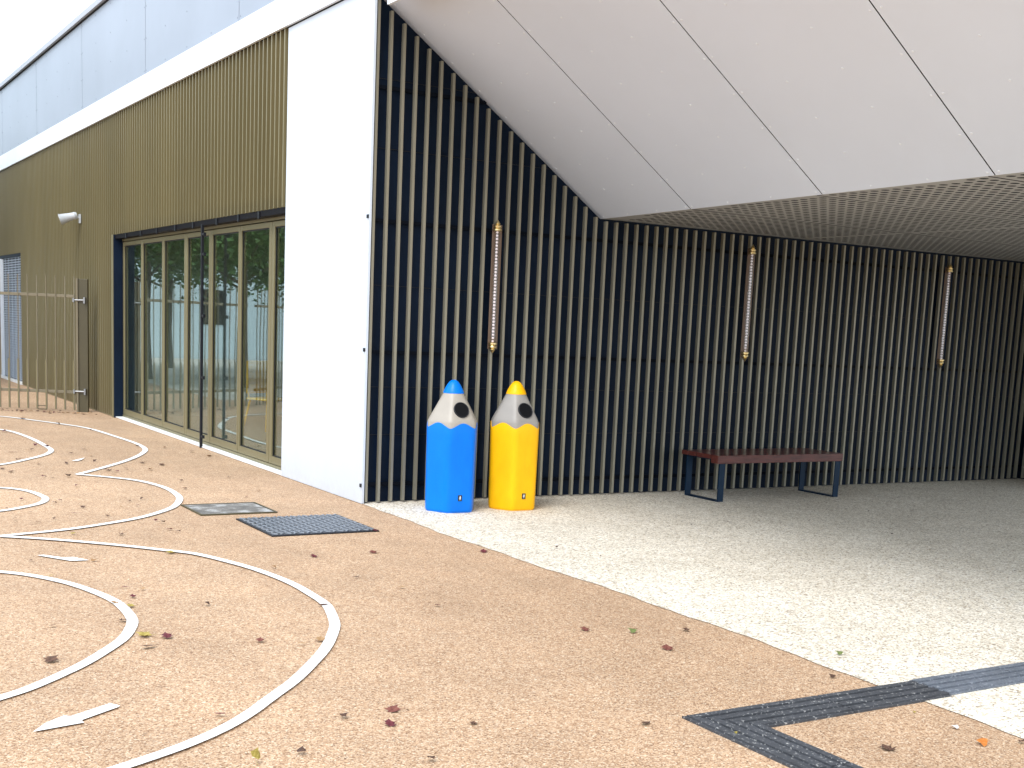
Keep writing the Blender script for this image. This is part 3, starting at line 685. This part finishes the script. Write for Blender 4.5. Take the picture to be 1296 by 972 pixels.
for (x, y), (sz, kd, cl, lb) in zip(BIG, spec):
    o = leaf(x, y, sz, kd, cl, lb, G1, z=.016 if 'guide strip' in lb and 'lying on' in lb else (.010 if 'loop' in lb else .004), rz=random.uniform(-.6,.6)+PI/2)
    if 'scrap of paper' in lb: o['category'] = 'paper scrap'; o.name = 'paper_scrap'
    if 'petal' in lb: o['category'] = 'petal'; o.name = 'petal'
    if 'standing on edge' in lb: o.rotation_euler = (1.1,.2,.4); o.location.z += .03
for k, (x, y) in enumerate(SMALL):
    if x > -.06 and y > 0: continue
    far = y > 2
    leaf(x, y, random.uniform(.045,.075)*(1.3 if far else .8), random.choice(['scrap','maple','oval']), random.choice(['brown','brown','purple','tan']), 'small dry brown leaf scattered on the playground', 'small dry leaves on the playground', z=.009)
for k in range(80):
    u = random.random()**.8; p = Vector((-.2,9.6,0)) + gd*(u*2.3) + Vector((random.gauss(0,.05), random.gauss(-.05,.16), 0))
    leaf(p.x, p.y, random.uniform(.04,.085), random.choice(['scrap','maple','oval']), random.choice(['brown','brown','purple','tan']), 'dry brown leaf gathered below the gate', 'dry leaves gathered below the gate')
for k in range(16):
    leaf(random.uniform(.3,7.5), random.uniform(-4.5,-.4), random.uniform(.018,.04), random.choice(['scrap','oval']), 'brown', 'tiny dry leaf on the pale gravel', 'tiny dry leaves on the pale gravel')
for k in range(10):
    leaf(random.uniform(.2,8.5), random.uniform(-.12,-.04), random.uniform(.02,.035), 'scrap', 'brown', 'tiny dry leaf against the foot of the slatted wall', 'tiny dry leaves at the wall foot')

# ------------------------------------------------------------------ inside the room: a yellow chair seen through the glass
t = empty('chair', (1.35,6.15,.012), 'yellow plastic chair standing inside behind the glass doors', 'chair', rz=.5)
mb = MB(); mb.box(-.21,.21,-.2,.2,.46,.49); mb.build('seat', M['yellow'], t, bevel=.012)
mb = MB(); mb.box(-.21,.21,.18,.205,.54,.98); mb.build('backrest', M['yellow'], t, bevel=.012)
for sx in (-1,1):
    for sy in (-1,1):
        mb = MB(); mb.tube([(sx*.17,sy*.16,.46),(sx*.24,sy*.24,.0)], .014, 8); mb.build('leg', M['yellow'], t)
    mb = MB(); mb.tube([(sx*.18,.17,.46),(sx*.18,.2,.65)], .012, 8); mb.build('back_support', M['yellow'], t)

# ------------------------------------------------------------------ across the playground, mirrored in the glass
def tree(x, y, h, r, seed, label):
    rnd = random.Random(seed); t = empty('tree', (x,y,0), label, 'tree', 'young trees across the playground')
    mb = MB(); mb.tube([(0,0,0),(.03,.02,1.2),(-.02,.05,2.4),(.05,0,h*.7),(.02,.0,h*.92)], [.12,.10,.085,.05,.02], 10)
    tips = []
    for k in range(16):
        a = k*2.4+rnd.random(); z0 = 2.0+(h*.62-2.0)*k/16+.2; ln = r*rnd.uniform(.6,.95)
        p1 = Vector((math.cos(a)*ln*.5, math.sin(a)*ln*.5, z0+.45)); p2 = Vector((math.cos(a)*ln, math.sin(a)*ln, z0+rnd.uniform(.6,1.3)))
        mb.tube([(0,0,z0), p1, p2], [.035,.022,.008], 6); tips += [p1, p2, (p1+p2)/2]
    mb.build('trunk', M['bark'], t, smooth=True)
    mb = MB()
    cl = tips + [Vector((rnd.gauss(0,r*.35), rnd.gauss(0,r*.35), rnd.uniform(2.6,h))) for k in range(14)]
    for c in cl:
        s0 = rnd.uniform(.35,.6)
        for k in range(170):
            v = Vector((rnd.gauss(0,s0), rnd.gauss(0,s0), rnd.gauss(0,s0*.6)))
            p = c+v; a = Vector((rnd.gauss(0,1),rnd.gauss(0,1),rnd.gauss(0,.6))).normalized(); b = a.cross(Vector((rnd.gauss(0,1),rnd.gauss(0,1),rnd.gauss(0,1)))).normalized()
            s1 = rnd.uniform(.05,.085); mb.face([p-a*s1, p+b*s1*.6, p+a*s1, p-b*s1*.6])
    mb.build('crown', M['treeleaf'], t, fix=False)
tree(-4.3, 16.5, 6.5, 2.0, 3, 'leafy young tree nearest the gate across the playground')
tree(-5.8, 21.0, 7.0, 2.3, 5, 'broad leafy tree midway across the playground')
tree(-8.6, 23.0, 7.4, 2.5, 9, 'tall leafy tree farthest across the playground')
tree(-7.0, 18.0, 6.6, 2.3, 21, 'leafy tree left of the nearest tree across the playground')
tree(-5.2, 25.5, 7.5, 2.6, 25, 'large leafy tree closest to the annex wall')
tree(-3.0, 19.5, 6.8, 2.2, 12, 'leafy tree standing behind the others near the annex')
t = empty('annex_building', (-14,33,0), 'pale blue rendered annex building far across the playground', 'building')
mb = MB(); mb.box(-14,13.0,0,8,0,4.2); mb.build('wall', M['farwall'], t)
mb = MB(); mb.box(-14.2,13.2,-.2,8.2,4.2,4.45); mb.build('roof', M['greyclad'], t)
for k in range(6):
    mb = MB(); mb.box(-12+k*4.2,-11.2+k*4.2,-.03,.05,1.2,2.4); w = mb.build('window', M['headbox'], t)

# ------------------------------------------------------------------ camera
cam = bpy.data.cameras.new('camera'); co = bpy.data.objects.new('camera', cam); COL.objects.link(co); scene.camera = co
r = Vector((.85757959,-.51237942,.04499529)); u = Vector((.03976502,.15326405,.98738487)); f = Vector((.51281185,.84497187,-.1518109))
mt = Matrix((( r.x, u.x, -f.x, -4.48079), (r.y, u.y, -f.y, -9.94787), (r.z, u.z, -f.z, 1.6), (0,0,0,1)))
co.matrix_world = mt
cam.sensor_width = 36; cam.lens = 1570.44/1296*36; cam.shift_y = (654.85-486)/1296; cam.clip_end = 800; cam.clip_start = .05

# ------------------------------------------------------------------ light: bright overcast
SUN_EL, SUN_AZ = math.radians(52), math.radians(232)      # azimuth clockwise from +Y
wd = bpy.data.worlds.new('World'); scene.world = wd; wd.use_nodes = True
N = wd.node_tree.nodes; L = wd.node_tree.links; bg = N['Background']
sky = N.new('ShaderNodeTexSky'); sky.sky_type = 'NISHITA'; sky.sun_disc = False; sky.sun_elevation = SUN_EL; sky.sun_rotation = SUN_AZ
sky.air_density = 1.0; sky.dust_density = 3.0
tc = N.new('ShaderNodeTexCoord'); mp = N.new('ShaderNodeMapping'); mp.inputs['Scale'].default_value = (1,1,2.4); L.new(tc.outputs['Generated'], mp.inputs['Vector'])
nz = N.new('ShaderNodeTexNoise'); nz.inputs['Scale'].default_value = 2.3; nz.inputs['Detail'].default_value = 6; L.new(mp.outputs['Vector'], nz.inputs['Vector'])
rp = N.new('ShaderNodeValToRGB'); rp.color_ramp.elements[0].position = .30; rp.color_ramp.elements[1].position = .55
rp.color_ramp.elements[0].color = (.3,.3,.3,1); L.new(nz.outputs['Fac'], rp.inputs['Fac'])
mx = N.new('ShaderNodeMix'); mx.data_type = 'RGBA'; L.new(rp.outputs['Color'], mx.inputs[0]); L.new(sky.outputs['Color'], mx.inputs[6]); mx.inputs[7].default_value = (CLOUD[0], CLOUD[1], CLOUD[2], 1)
L.new(mx.outputs[2], bg.inputs['Color']); bg.inputs['Strength'].default_value = .12
sd = bpy.data.lights.new('sun', 'SUN'); sd.energy = 1.1; sd.angle = math.radians(25); sd.color = (1,.97,.94)
so = bpy.data.objects.new('sun', sd); COL.objects.link(so)
dv = Vector((math.sin(SUN_AZ)*math.cos(SUN_EL), math.cos(SUN_AZ)*math.cos(SUN_EL), math.sin(SUN_EL)))
so.rotation_euler = dv.to_track_quat('Z', 'Y').to_euler()
scene.render.engine = 'CYCLES'
scene.cycles.max_bounces = 8; scene.cycles.diffuse_bounces = 5; scene.cycles.transparent_max_bounces = 12
scene.view_settings.view_transform = 'Standard'; scene.view_settings.look = 'None'; scene.view_settings.gamma = 1; scene.view_settings.exposure = EXPO
